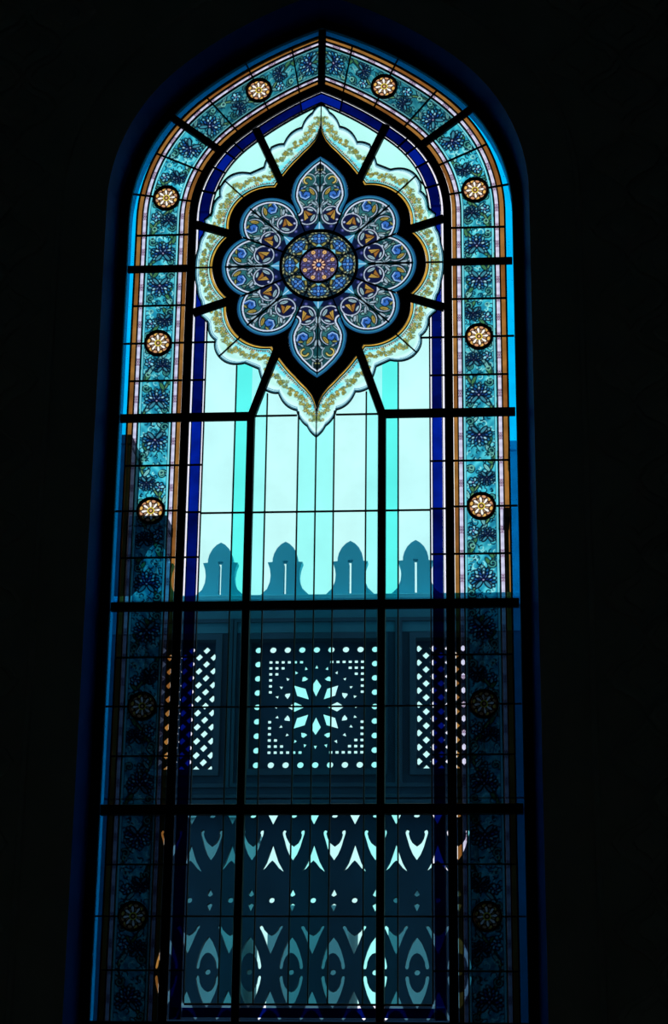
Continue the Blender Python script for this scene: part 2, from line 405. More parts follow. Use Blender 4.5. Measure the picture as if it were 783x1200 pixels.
def border_paint(x, y, h, kind, up, seed, tone):
    rng = random.Random(seed)
    n = np.sin(x * 37 + seed) * np.sin(y * 29 + 1.7 * seed) + .6 * np.sin(x * 83 - y * 61 + seed)
    base = np.array((52, 172, 192)) * tone; light = np.array((94, 212, 222)) * tone; deep = np.array((24, 120, 152)) * tone
    c = base + np.clip(n, 0, 1)[:, None] * (light - base) * .75 + np.clip(-n, 0, 1)[:, None] * (deep - base) * .75
    P = Paint(x, y, c)
    green = np.array((58, 104, 62)) * (.5 + .5 * tone); lt = np.array((150, 232, 232)) * tone; dk = np.array((4, 44, 64))
    for k in range(64):                                 # fine scroll work drawn in dark line, with lights scratched out
        cx, cy = rng.uniform(-.115, .115), rng.uniform(-h / 2, h / 2); r = rng.uniform(.008, .024); a0 = rng.uniform(0, 6.28)
        P.stroke(arc_pts(cx, cy, r, a0, a0 + rng.uniform(2.0, 4.4), 7), .0085 if k % 3 else .0070, dk if k % 3 else lt)
    sg = 1 if rng.random() < .5 else -1
    # sweeping acanthus stems: a long S with leaves curling off it
    st = [(sg * (.098 * math.cos(q * 3.0)), -h / 2 + h * q) for q in np.linspace(0, 1, 14)]
    P.stroke(st, .014, green, dk, .0055); P.stroke([(a - sg * .003, b) for a, b in st], .0035, (140, 176, 120))
    for q in np.linspace(.06, .94, 7):
        x0, y0 = sg * .098 * math.cos(q * 3.0), -h / 2 + h * q; sd = 1 if rng.random() < .5 else -1; an = (1.0 if sd > 0 else 2.1) + rng.uniform(-.3, .3)
        P.ell(x0 + sd * .024, y0 + .016, an, .034, .0105, (np.array((136, 214, 212)) * tone if rng.random() < .6 else green * 1.3), (4, 34, 48), .005); P.ell(x0 + sd * .024, y0 + .016, an, .024, .0020, (10, 60, 74))
    for e2 in (-1, 1):
        P.stroke(spiral(e2 * .080, up * h * .30 * e2, .034, .008, rng.uniform(0, 6), e2 * 1.1, 14), .009, np.array((70, 150, 140)) * tone, (4, 34, 48), .0045)
    flowers = []
    if kind == 'A':
        fx, fy = -sg * .008, -up * .015; R = .092
        lotus(P, fx, fy, R, (math.pi / 2) * (1 if up > 0 else -1), rng); flowers.append((fx, fy, R * .98))
        P.ring(sg * .084, up * (h * .38), .015, .006, (112, 190, 180))
    else:
        fx, fy = sg * -.045, -up * h * .13; lotus(P, fx, fy, .062, (math.pi / 2) * up, rng); flowers.append((fx, fy, .062))
        gx, gy = sg * .062, -up * h * .02; floret(P, gx, gy, .036, rng); flowers.append((gx, gy, .038))
        P.ring(sg * .070, -up * h * .34, .017, .006, (130, 200, 180)); P.disc(sg * .070, -up * h * .34, .006, (20, 60, 70))
    e = np.abs(x)
    P.mix(P.cov(np.abs(e - .1215) - .0065), np.array((120, 212, 222)) * tone); P.mix(P.cov(np.abs(e - .113) - .0016), (6, 40, 60))
    return P.c, flowers
def bead_paint(x, y, h, seed):
    P = Paint(x, y, (206, 204, 226))
    P.c += (np.sin(y * 90 + seed) * 10)[:, None]
    for cy in (-h * .5, 0, h * .5):
        for k in (-2, -1, 0, 1, 2):
            if k % 2: P.disc(0, cy + k * .0125, .0085, (40, 24, 50)); P.disc(0, cy + k * .0125, .0052, (232, 206, 220))
            else:
                for sx in (-.0075, .0075): P.disc(sx, cy + k * .0125, .0062, (70, 44, 84)); P.disc(sx, cy + k * .0125, .0036, (226, 200, 220))
    P.mix(P.cov(.0150 - np.abs(x)), (60, 56, 84)); P.mix(P.cov(np.abs(x - .003) - .0016) * .35, (120, 110, 160))
    return np.clip(P.c, 0, 255)

gl_amber = glass_mat('amber_glass', (166, 114, 54), .25, 9)
gl_amber2 = glass_mat('brown_amber_glass', (144, 92, 42), .25, 9)
gl_sky = glass_mat('azure_glass', (0, 190, 255), .1)
gl_blue = glass_mat('cobalt_glass', (0, 16, 104), .45, 5)
gl_blue2 = glass_mat('bright_cobalt_glass', (2, 34, 160), .3, 5)
gl_white = glass_mat('opal_glass', (246, 244, 255), .04)

tones = {5: .72, 4: 1.02, 3: .98, 2: 1.0, 1: 1.0, 0: 1.0}
def ros_radius(): return .113
for k in range(6):
    s_lo, s_hi = BAR_S[k], BAR_S[k + 1]; d1, ro, d2 = DIV[k]
    cu_, cv_ = arch(ro, TM); cu_, cv_ = float(cu_), float(cv_)
    edges = [s_lo, d1, ro, d2, s_hi]
    step = .0048 if k >= 2 else .0062
    for j in range(4):
        a, b = edges[j], edges[j + 1]; h = b - a; sm = (a + b) / 2
        kind = 'A' if j in (0, 3) else 'B'; upd = 1 if j in (0, 1) else -1
        # turquoise field with its painted flowers
        S, T, q = grid_cells(a, b, T_PANE[0], T_PANE[1], step)
        col, fl = border_paint(T - TM, S - sm, h, kind, upd, 11 * k + j + 3, tones[k] * (1.0, .93, 1.04, .97)[j])
        U, V = arch(S, T); cols = trans(col)
        qs = S[q].mean(1); qt = T[q].mean(1); qu = U[q].mean(1); qv = V[q].mean(1)
        free = np.hypot(qu - cu_, qv - cv_) > .108
        inf = np.zeros(len(q), int)
        for n_, (fx, fy, fr_) in enumerate(fl): inf[np.hypot(qt - TM - fx, qs - sm - fy) < fr_] = n_ + 1
        o1, o2 = piece('border_pane', sub_mesh('border_pane', U, V, q, cols, free & (inf == 0)), painted)
        for n_ in range(len(fl)):
            me = sub_mesh('painted_flower', U, V, q, cols, free & (inf == n_ + 1))
            if me is None: continue
            for par, sx in ((o1, 1), (o2, -1)):
                c = bpy.data.objects.new('painted_flower', me); C.objects.link(c)
                if not me.materials: me.materials.append(painted)
                c.parent = par
        # beaded opal strips
        for t0, t1 in BEADS:
            S, T, q = grid_cells(a, b, t0, t1, .0045)
            U, V = arch(S, T); cb = trans(bead_paint(T - (t0 + t1) / 2, S - sm, h, k + j))
            piece('beaded_strip', sub_mesh('beaded_strip', U, V, q, cb, np.ones(len(q), bool)), painted)
        for nm, t0, t1 in STRIPS:
            poly = list(map(tuple, arch_line(a, b, t0))) + list(map(tuple, arch_line(a, b, t1)[::-1]))
            piece(nm, prism_mesh(nm, poly, -.003, .003), gl_amber if (k + j) % 3 else gl_amber2)
    for a, b in ((s_lo, ro), (ro, s_hi)):
        poly = list(map(tuple, arch_line(a, b, T_BLUE[0]))) + list(map(tuple, arch_line(a, b, T_BLUE[1])[::-1]))
        piece('azure_strip', prism_mesh('azure_strip', poly, -.003, .003), gl_sky)
    for t, wd in ((.508, .015), (.4625, .012), (.423, .013), (.150, .013), (.112, .010)):
        came(arch_line(s_lo, s_hi, t), wd)
    for s_, t0, t1 in ((d1, .075, .506), (d2, .075, .506), (ro, .075, TM - .11), (ro, TM + .11, .565)):
        p, q_ = arch(s_, t0), arch(s_, t1); came([(float(p[0]), float(p[1])), (float(q_[0]), float(q_[1]))], .013)

# ---- amber rosettes set in the border
def rosette_mesh():
    U, V, q = grid_cells(-.1, .1, -.1, .1, .0034)
    P = Paint(U, V, (92, 40, 18)); r = np.hypot(U, V)
    for k in range(12):
        a = k * math.pi / 6 + math.pi / 12
        P.ell(.078 * math.cos(a), .078 * math.sin(a), a + math.pi / 2, .0165, .0115, (226, 176, 92) if k % 2 else (206, 150, 110), (34, 12, 6), .003)
    P.disc(0, 0, .060, (70, 44, 34))
    for k in range(8):
        a = k * math.pi / 4 + .1
        P.ell(.050 * math.cos(a), .050 * math.sin(a), a, .024, .0098, (255, 246, 236), (24, 10, 8), .0035)
        a += math.pi / 8
        P.ell(.046 * math.cos(a), .046 * math.sin(a), a, .014, .0060, (190, 150, 104), (24, 10, 8), .003)
    P.ring(0, 0, .0245, .009, (222, 196, 70)); P.disc(0, 0, .0165, (40, 16, 10)); P.disc(0, 0, .0095, (246, 196, 150)); P.disc(0, 0, .003, (90, 20, 20))
    m = r[q].mean(1) < .0985
    return sub_mesh('rosette', U, V, q, trans(P.c), m)
ros_me = rosette_mesh(); ros_me.materials.append(painted)
ring_me = ribbon_mesh('rosette_ring', circle(0, 0, .104, 40), .020, -.016, .014, True, .3); ring_me.materials.append(iron)
for k in range(6):
    cu_, cv_ = arch(DIV[k][1], TM)
    for sx in (1, -1):
        o = link('rosette', ros_me, None, win, (sx * float(cu_), -.002, Z0 + float(cv_)))
        c = bpy.data.objects.new('rosette_ring', ring_me); C.objects.link(c); c.parent = o

# ---- cobalt strip inside the inner frame, with opal edge lines
BL = [VB - .0, -4.318, -3.93, -3.552, -3.146, -2.739, -2.365, -1.972, -1.568, -1.171, -.80, -.406, 0, .321, .65, .80]
BU = [1.832, 2.10, 2.40, 2.62, 2.76, 3.60, S_END]
TB0, TB1 = -.088, -.014
MC_ = 1.316
def seg_prism(nm, s0, s1, t0, t1, mat):
    poly = list(map(tuple, arch_line(s0, s1, t0))) + list(map(tuple, arch_line(s0, s1, t1)[::-1]))
    return piece(nm, prism_mesh(nm, poly, -.003, .003), mat)
for lst in (BL, BU):
    for i in range(len(lst) - 1):
        a, b = lst[i], lst[i + 1]
        seg_prism('cobalt_strip', a, b, TB0, TB1, gl_blue2 if b in (-.406, 0, 2.62, S_END) else gl_blue)
        seg_prism('opal_line', a, b, -.009, .007, gl_white)
        seg_prism('opal_line', a, b, -.103, -.093, gl_white)
        p, q_ = arch(b, -.105), arch(b, .01)
        if b not in (.80, S_END): came([(float(p[0]), float(p[1])), (float(q_[0]), float(q_[1]))], .012)
# pieces of the strip cut to the scalloped fringe
uo, ui = WN + TB1, WN + TB0
for sg in (1, -1):
    F = lambda pts: [(x, MC_ + sg * z) for x, z in pts]
    piece('cobalt_strip', prism_mesh('cobalt_strip', F([(uo, .516), (uo, .395), (.985, .40), (.948, .435), (.935, .444), (ui, .457), (ui, .516)]), -.003, .003), gl_blue)
    piece('cobalt_strip', prism_mesh('cobalt_strip', F([(uo, .425), (.950, .425), (.945, .37), (.955, .295), (.972, .268), (.985, .22), (.990, .165), (uo, .165)]), -.003, .003), gl_blue2)
    piece('opal_line', prism_mesh('opal_line', F(rect(WN - .009, WN + .007, .135, .516)), -.003, .003), gl_white)
    piece('opal_line', prism_mesh('opal_line', F(rect(WN - .103, WN - .093, .485, .516)), -.003, .003), gl_white)
for a, b in ((VB, MC_ - .15), (MC_ + .15, S_END)): came(arch_line(a, b, -.0105, 70 if b > 2 else None), .006)
for a, b in ((VB, MC_ - .48), (MC_ + .48, S_END)):
    n_ = 70 if b > 2 else None
    came(arch_line(a, b, -.0905, n_), .006); came(arch_line(max(a, -4.55), b, -.109, n_), .012)
# bottom run of the cobalt strip
UC = WN - .113
for a, b in ((-UC - .09, -.5205), (-.5205, 0), (0, .5205), (.5205, UC + .09)):
    piece('cobalt_strip', prism_mesh('cobalt_strip', rect(a, b, -4.650, -4.580), -.003, .003), gl_blue, False)
    piece('opal_line', prism_mesh('opal_line', rect(a, b, -4.667, -4.654), -.003, .003), gl_white, False)
    piece('opal_line', prism_mesh('opal_line', rect(a, b, -4.577, -4.566), -.003, .003), gl_white, False)
came([(-UC, -4.556), (UC, -4.556)], .016, both=False)

# ------------------------------------------------------------------ medallion curves (two mirror axes)
def bez(p, c, q, n=8): return [((1 - t) ** 2 * p[0] + 2 * t * (1 - t) * c[0] + t * t * q[0], (1 - t) ** 2 * p[1] + 2 * t * (1 - t) * c[1] + t * t * q[1]) for t in np.linspace(0, 1, n + 1)][:-1]
SC = []
for p, c, q in (((1.009, 0), (1.012, .09), (.992, .16)), ((.992, .16), (.985, .26), (.955, .295)), ((.955, .295), (.935, .36), (.948, .435)), ((.948, .435), (.905, .465), (.887, .505)),
                ((.887, .505), (.89, .60), (.826, .645)), ((.826, .645), (.845, .73), (.785, .80)), ((.785, .80), (.71, .885), (.58, .852)), ((.58, .852), (.51, .885), (.468, .905)), ((.468, .905), (.455, .97), (.430, 1.03)),
                ((.430, 1.03), (.42, 1.06), (.412, 1.088)), ((.412, 1.088), (.35, 1.125), (.306, 1.117)), ((.306, 1.117), (.262, 1.245), (.158, 1.268)), ((.158, 1.268), (.135, 1.36), (.072, 1.405)), ((.072, 1.405), (.05, 1.46), (0, 1.497))):
    SC += bez(p, c, q)
SC.append((0, 1.497)); SC = np.array(SC)
LOBE_T = np.array([(.225, .575), (.237, .625), (.234, .68), (.222, .74), (.199, .80), (.150, .868), (.075, .945), (.03, .980), (0, 1.0)])
GOLD_T = np.array([(.293, .835), (.25, .895), (.18, .975), (.09, 1.075), (.045, 1.135), (.018, 1.20), (0, 1.268)])
LU, RU = np.array((.405, .370)), .256
LR, RR = np.array((.510, 0.0)), .287
A1, A2 = math.atan2(.265, .626), math.atan2(.575, .225)
def ray_circle(th, c, r):
    d = np.stack([np.cos(th), np.sin(th)], -1); k = d @ c; x = d[..., 0] * c[1] - d[..., 1] * c[0]
    return k + np.sqrt(np.maximum(r * r - x * x, 0))
def ray_poly(th, P):
    a = np.arctan2(P[:, 1], P[:, 0]); r = np.hypot(P[:, 0], P[:, 1]); o = np.argsort(a); return np.interp(th, a[o], r[o])
def fold(th):
    th = np.abs((np.asarray(th, float) + math.pi) % (2 * math.pi) - math.pi); return np.where(th > math.pi / 2, math.pi - th, th)
def r_lobe(th):
    th = fold(th); return np.where(th < A1, ray_circle(th, LR, RR), np.where(th < A2, ray_circle(th, LU, RU), ray_poly(th, LOBE_T)))
G1, G2 = math.atan2(.285, .737), math.atan2(.835, .293)
def r_gold(th):
    th = fold(th); rU = ray_circle(th, LU, RU + .088); gU = math.radians(62.5)
    rr = np.where(th < G1, ray_circle(th, LR, RR + .076), np.where(th < gU, rU, ray_poly(th, GOLD_T)))
    k = np.clip((th - gU) / (G2 - gU), 0, 1); e0 = ray_circle(np.array(gU), LU, RU + .088); e1 = math.hypot(.293, .835)
    return np.where((th >= gU) & (th < G2), e0 + (e1 - e0) * k, rr)
def r_scal(th): return ray_poly(fold(th), SC)
ths = np.unique(np.concatenate([np.linspace(0, 2 * math.pi, 721)[:-1], [math.pi / 2, 3 * math.pi / 2]]))
def polar_loop(r, th=ths): return np.stack([r * np.cos(th), r * np.sin(th) + MC], 1)
gi = r_gold(ths)
mf = loft('medallion_frame', [(polar_loop(r_lobe(ths) + .002), .014), (polar_loop(r_lobe(ths) + .002), -.012), (polar_loop(r_lobe(ths) * .8 + .2 * gi), -.020), (polar_loop(gi * .88 + .12 * r_lobe(ths)), -.020), (polar_loop(gi), -.012), (polar_loop(gi), .014)])
link('medallion_frame', mf, iron, win, WL)['label'] = 'broad black eight-lobed frame with pointed top and bottom'

MLOC = (0, 0, Z0 + MC)
def mpiece(name, me, mat, sx, sz, parent=None):
    if me is None: return None
    o = bpy.data.objects.new(name, me); C.objects.link(o)
    if mat is not None and not me.materials: me.materials.append(mat)
    if parent is None:
        o.parent = win; o.location = Vector(MLOC) - Vector(win.location); o.scale = (sx, 1, sz)
    else: o.parent = parent
    return o

# gold line, fringe and scalloped edge, by quadrant
gl_slate_glare = glass_mat('slate_glare_glass', (104, 150, 178), .3, 12)  # glare on the scalloped lead, put into a glass colour
gl_gold = glass_mat('gold_glass', (226, 178, 74), .3, 12)
FR = [0, math.radians(21.6), math.radians(45), math.radians(66.7), math.pi / 2]
def fringe_mesh_parts():
    U, V, q = grid_cells(0, 1.02, 0, 1.50, .0050)
    th = np.arctan2(V, U); r = np.hypot(U, V); g = r_gold(th) + .024; s = r_scal(th)
    f = (r - g) / np.maximum(s - g, .01)
    qc_t = np.arctan2(V[q].mean(1), U[q].mean(1)); qr = np.hypot(U[q].mean(1), V[q].mean(1))
    ok = (qr > r_gold(qc_t) + .022) & (qr < r_scal(qc_t) + .004)
    need = np.zeros(len(U), bool); need[q[ok].ravel()] = True
    idx = np.where(need)[0]; x, y, ff, tt = U[idx], V[idx], f[idx], th[idx]
    n = np.sin(x * 31 + 2 * np.sin(y * 17)) * np.sin(y * 27)
    base = np.array((186, 240, 228)) + np.clip(n, -1, 1)[:, None] * np.array((14, 8, 6))
    P = Paint(x, y, base)
    P.mix(np.clip((.36 - ff) / .12, 0, 1) * np.clip(n * 2 + .6, 0, 1), (112, 226, 236))
    P.mix(np.clip((ff - .72) / .1, 0, 1), (206, 252, 246))
    rng = random.Random(5)
    # curling gold and olive scroll along the middle of the band
    tline = np.linspace(0, math.pi / 2, 400); rm = r_gold(tline) + .024; rs = r_scal(tline); mid = rm + (rs - rm) * .46
    mx, my = mid * np.cos(tline), mid * np.sin(tline); L = np.concatenate([[0], np.cumsum(np.hypot(np.diff(mx), np.diff(my)))])
    for pos in np.arange(.004, L[-1], .0105):
        cx = np.interp(pos, L, mx) + rng.uniform(-.027, .027); cy = np.interp(pos, L, my) + rng.uniform(-.027, .027)
        rr = rng.uniform(.009, .017); a0 = rng.uniform(0, 6.3)
        pts = spiral(cx, cy, rr, rr * .35, a0, rng.choice((-1, 1)) * rng.uniform(.6, 1.1), 9)
        near = np.hypot(x - cx, y - cy) < .05
        Q = Paint(x[near], y[near], P.c[near])
        Q.stroke(pts, .0046, rng.choice(((196, 176, 62), (170, 168, 70), (150, 176, 110), (212, 190, 96))), (88, 104, 60), .0017)
        a1 = rng.uniform(0, 6.3); Q.stroke(arc_pts(cx, cy, rr * 1.5, a1, a1 + 1.6, 5), .0045, rng.choice(((70, 96, 70), (80, 70, 50), (60, 110, 120))))
        P.c[near] = Q.c
    # beaded edging beside the gold line
    ri = r_gold(tline) + .052; ix, iy = ri * np.cos(tline), ri * np.sin(tline); Li = np.concatenate([[0], np.cumsum(np.hypot(np.diff(ix), np.diff(iy)))])
    dd = r_gold(tt) ; e = np.hypot(x, y) - dd
    P.mix(P.cov(np.abs(e - .041) - .0035), (60, 66, 56))
    for n_, pos in enumerate(np.arange(.006, Li[-1], .018)):
        cx, cy = np.interp(pos, Li, ix), np.interp(pos, Li, iy); near = np.hypot(x - cx, y - cy) < .02
        Q = Paint(x[near], y[near], P.c[near]); Q.disc(cx, cy, .0062, (96, 66, 44) if n_ % 3 else (190, 120, 96)); P.c[near] = Q.c
    ds = (s[idx] - np.hypot(x, y))
    P.mix(P.cov(np.abs(ds - .020) - .004), (104, 160, 190))
    cols = np.zeros((len(U), 3)); cols[idx] = trans(np.clip(P.c, 0, 255))
    return [sub_mesh('fringe_pane', U, V, q, cols, ok & (qc_t >= FR[i]) & (qc_t < FR[i + 1])) for i in range(4)]
fringe = fringe_mesh_parts()
def polar_strip(name, th0, th1, ra, rb, y0, y1, n=60):
    t = np.linspace(th0, th1, n); a = np.stack([ra(t) * np.cos(t), ra(t) * np.sin(t)], 1); b = np.stack([rb(t) * np.cos(t), rb(t) * np.sin(t)], 1)
    return prism_mesh(name, list(map(tuple, a)) + list(map(tuple, b[::-1])), y0, y1)
gold_me = [polar_strip('gold_line', FR[i] + .004, FR[i + 1] - .004, lambda t: r_gold(t) + .002, lambda t: r_gold(t) + .020, -.003, .003) for i in range(4)]
edge_me = ribbon_mesh('scalloped_came', SC * (1 + .006 / np.hypot(SC[:, 0], SC[:, 1])[:, None]), .009, -.010, .010, False, .35)
edge_gl = ribbon_mesh('slate_glare_line', SC * (1 - .004 / np.hypot(SC[:, 0], SC[:, 1])[:, None]), .013, -.004, .004, False, .1)  # strip added along the came to show its glare as tinted glass
gold_came = [ribbon_mesh('lead_came', polar_loop(r_gold(t) + .0235, t) - np.array((0, MC)), .006, -.009, .009) for t in (np.linspace(.001, math.pi / 2 - .001, 160),)][0]
fr_lead = [ribbon_mesh('lead_came', [(r0 * math.cos(t), r0 * math.sin(t)), (r1 * math.cos(t), r1 * math.sin(t))], .009, -.010, .010) for t, r0, r1 in ((math.radians(45), float(r_gold(math.radians(45))), float(r_scal(math.radians(45))) + .004),)]
for sx in (1, -1):
    for sz in (1, -1):
        for i in range(4):
            mpiece('fringe_pane', fringe[i], painted, sx, sz)
            mpiece('gold_line', gold_me[i], gl_gold, sx, sz)
        mpiece('scalloped_came', edge_me, slate_lead, sx, sz)
        mpiece('slate_glare_line', edge_gl, gl_slate_glare, sx, sz)
        mpiece('lead_came', gold_came, lead, sx, sz)
        for m_ in fr_lead: mpiece('lead_came', m_, lead, sx, sz)
ax1 = ribbon_mesh('lead_came', [(.868, 0), (1.01, 0)], .009, -.010, .010); ax2 = ribbon_mesh('lead_came', [(0, 1.26), (0, 1.497)], .009, -.010, .010)
for k in (1, -1): mpiece('lead_came', ax1, lead, k, 1); mpiece('lead_came', ax2, lead, 1, k)

# petals
def petal_paint(a, b, din, dsec, tip):
    """a along the petal axis from the medallion centre, b across it, din = distance inside the outline"""
    B = np.abs(b); P = Paint(a, B, (24, 70, 76))
    W = (172, 190, 210); rng = random.Random(9); OUT = (6, 20, 30)
    n = np.sin(a * 60 + 3 * np.sin(b * 50)); P.c += (n * 8)[:, None]
    # navy ground near the ring, with the pale blue kite on the axis
    P.mix(P.cov(a - .375), (13, 24, 54))
    P.tri([(.322, .044), (.322, -.044), (.396, 0)], (72, 150, 188)); P.stroke([(.325, 0), (.385, 0)], .0055, (215, 240, 250))
    P.disc(.350, .098, .016, (44, 52, 110), .006); P.disc(.350, .098, .006, (110, 112, 176))
    for k in range(26):
        cx, cy = rng.uniform(.42, .92 if tip else .80), rng.uniform(.0, .24); r = rng.uniform(.008, .02); a0 = rng.uniform(0, 6)
        P.stroke(arc_pts(cx, cy, r, a0, a0 + 3, 6), .0065, ((130, 172, 176), (5, 20, 28), (150, 150, 84), (5, 20, 28))[k % 4])
    sub = []
    # outer scroll roundel: blue and gold scrolls on green
    c = (.624, .108) if not tip else (.628, .110); R = .092
    P.disc(c[0], c[1], R + .008, OUT); P.disc(c[0], c[1], R, (46, 104, 108)); P.stroke(arc_pts(c[0], c[1], R - .006, -2.9, -.3, 12), .0075, W, OUT, .003)
    P.ell(c[0] + .020, c[1] + .030, .2, .050, .020, (66, 124, 126), OUT); P.stroke([(c[0] + .078, c[1] + .030), (c[0] + .040, c[1] + .052), (c[0], c[1] + .040), (c[0] - .018, c[1] + .008), (c[0] - .002, c[1] - .018), (c[0] + .024, c[1] - .016), (c[0] + .030, c[1] + .004), (c[0] + .016, c[1] + .014)], .024, (52, 104, 184), (6, 20, 40), .0045)
    P.stroke([(c[0] + .076, c[1] + .034), (c[0] + .040, c[1] + .058), (c[0] - .006, c[1] + .046), (c[0] - .024, c[1] + .008), (c[0] - .004, c[1] - .022)], .006, (176, 206, 232)); P.stroke([(c[0] + .060, c[1] + .034), (c[0] + .030, c[1] + .044), (c[0], c[1] + .030), (c[0] - .010, c[1] + .004)], .0035, (10, 30, 80)); P.stroke([(c[0] - .080, c[1] + .02), (c[0] - .050, c[1] + .05), (c[0] - .016, c[1] + .080)], .010, (150, 180, 176), OUT, .004)
    P.ell(c[0] + .042, c[1] - .044, .6, .034, .012, (168, 146, 70), (24, 34, 24)); P.ell(c[0] + .040, c[1] - .046, .6, .022, .003, (70, 60, 24))
    P.ell(c[0] - .050, c[1] - .032, 2.2, .026, .009, (124, 178, 172), OUT); P.ell(c[0] + .055, c[1] + .028, 1.6, .020, .007, (140, 138, 72), OUT); P.ell(c[0] - .018, c[1] + .066, .2, .018, .006, (110, 150, 130), OUT)
    sub.append((c[0], c[1], R + .003))
    # inner bud: gold flame leaf on navy
    d = (.450, .100); R2_ = .084
    P.disc(d[0], d[1], R2_ + .008, OUT); P.disc(d[0], d[1], R2_, (17, 24, 58)); P.ring(d[0], d[1], R2_ - .004, .0080, (196, 208, 224))
    P.tri([(d[0] + .058, d[1] + .030), (d[0] - .052, d[1] + .026), (d[0] - .022, d[1] - .012)], (26, 14, 8)); P.tri([(d[0] + .052, d[1] + .027), (d[0] - .044, d[1] + .023), (d[0] - .020, d[1] - .006)], (192, 156, 72)); P.tri([(d[0] + .058, d[1] + .034), (d[0] + .010, d[1] - .052), (d[0] - .010, d[1] - .010)], (26, 14, 8)); P.tri([(d[0] + .050, d[1] + .024), (d[0] + .010, d[1] - .044), (d[0] - .002, d[1] - .008)], (150, 100, 44)); P.stroke([(d[0] + .046, d[1] + .022), (d[0] - .024, d[1] + .008)], .004, (90, 52, 20))
    P.ell(d[0] - .022, d[1] - .044, -.5, .034, .012, (160, 188, 196), OUT); P.ell(d[0] - .022, d[1] - .044, -.5, .024, .003, (40, 70, 84)); P.ell(d[0] + .052, d[1] - .022, 1.3, .026, .008, (160, 188, 200), OUT)
    P.disc(d[0] - .042, d[1] + .044, .009, (180, 186, 220)); P.disc(d[0] + .066, d[1] + .056, .010, (180, 190, 205))
    sub.append((d[0], d[1], R2_ + .003))
    # leaves along the axis and in the corners
    for cx, cy, an, la, lb in ((.548, .022, .30, .038, .0085), (.492, .012, -.10, .032, .0075), (.560, .046, .9, .030, .0075), (.548, .158, 1.0, .026, .009), (.700, .016, .2, .034, .0075), (.742, .040, .9, .024, .007), (.540, .186, .4, .018, .006), (.72, .12, 2.2, .022, .006)):
        P.ell(cx, cy, an, la, lb, (182, 204, 216), OUT); P.ell(cx, cy, an, la * .7, .0018, (60, 96, 112))
    if tip:
        e = (.780, .092); P.disc(e[0], e[1], .062, OUT); P.disc(e[0], e[1], .058, (40, 88, 88)); P.stroke(arc_pts(e[0], e[1], .055, -2.4, 2.2, 14), .006, W)
        P.stroke(arc_pts(e[0] - .004, e[1] + .010, .030, -1.2, 2.9), .012, (184, 162, 80), (30, 34, 20)); P.stroke(arc_pts(e[0] - .004, e[1] + .010, .031, -1.0, 2.7), .003, (226, 214, 150)); sub.append((e[0], e[1], .061))
        P.ell(.886, 0, 0, .054, .042, (168, 184, 196)); P.ell(.886, 0, 0, .047, .034, (16, 32, 34)); P.disc(.872, .013, .007, (150, 150, 100)); P.ell(.93, .03, .8, .02, .006, (160, 176, 184), OUT); P.ell(.845, .03, 2.2, .02, .006, (160, 176, 184), OUT)
    P.mix(P.cov(din - .056), (10, 30, 40))
    P.mix(P.cov(np.abs(din - .0480) - .0058), (214, 222, 240))
    P.mix(P.cov(din - .0415), (4, 14, 28))
    P.mix(P.cov(din - .0300), (28, 86, 128)); P.mix(P.cov(np.abs(din - .0235) - .0045), (56, 134, 164))
    P.mix(P.cov(din - .004), (6, 22, 40))
    P.mix(P.cov(dsec - .005), (5, 16, 30))
    return np.clip(P.c, 0, 255), sub
def dist_poly(x, y, pts): return Paint(x, y, (0, 0, 0)).dist(pts)
def make_petal(phi, lo, hi, kind):
    """grid in medallion coordinates; split into rim, field, scroll roundels and buds"""
    ext = {'T': (-.25, .25, .29, 1.01), 'U': (.08, .68, .08, .66), 'R': (.29, .81, -.29, .29)}[kind]
    U, V, q = grid_cells(*ext, .0045)
    th = np.arctan2(V, U); r = np.hypot(U, V)
    a = U * math.cos(phi) + V * math.sin(phi); b = -U * math.sin(phi) + V * math.cos(phi)
    if kind == 'T':
        o = LOBE_T[::-1].tolist() + [(.19, .50)]
        din = np.minimum(dist_poly(np.abs(U), V, o), 1.0); din = np.where(r > r_lobe(th), -din, din)
    elif kind == 'U': din = RU - np.hypot(U - LU[0], V - LU[1])
    else: din = RR - np.hypot(U - LR[0], V - LR[1])
    if kind != 'T':
        din = np.where(a < .45, np.maximum(din, .06), din)
    dsec = np.minimum(np.abs(np.sin(th - lo)) * r, np.abs(np.sin(th - hi)) * r)
    col, sub = petal_paint(a, b, din, dsec, kind == 'T')
    cols = trans(col)
    qm = lambda z: z[q].mean(1)
    qt = np.arctan2(qm(V), qm(U)); qr = np.hypot(qm(U), qm(V))
    ok = (qt >= lo) & (qt < hi) & (qr > .312) & (qr < r_lobe(qt) + .004)
    qa, qb, qd = qm(a), qm(b), qm(din)
    ids = np.zeros(len(q), int); k = 1; names = ['petal']
    names.append('petal_rim'); ids[(qd < .0355)] = 1
    for n_, (ca, cb, cr) in enumerate(sub):
        for sg in (1, -1):
            names.append(('scroll_roundel', 'bud_roundel', 'crest_roundel')[n_]); k = len(names) - 1
            ids[(np.hypot(qa - ca, qb - sg * cb) < cr) & (ids == 0)] = k
    return [(names[i], sub_mesh(names[i], U, V, q, cols, ok & (ids == i))) for i in range(len(names))]
def place_petal(parts, sx, sz):
    root = mpiece('petal', parts[0][1], painted, sx, sz)
    for nm, me in parts[1:]: mpiece(nm, me, painted, 1, 1, root)
pT = make_petal(math.pi / 2, A2, math.pi - A2, 'T'); pU = make_petal(math.atan2(.37, .405), A1, A2, 'U'); pR = make_petal(0, -A1, A1, 'R')
for s_ in (1, -1): place_petal(pT, 1, s_); place_petal(pR, s_, 1)
for sx in (1, -1):
    for sz in (1, -1): place_petal(pU, sx, sz)
sec = ribbon_mesh('lead_came', [(.31 * math.cos(A1), .31 * math.sin(A1)), (.68 * math.cos(A1), .68 * math.sin(A1))], .010, -.010, .010)
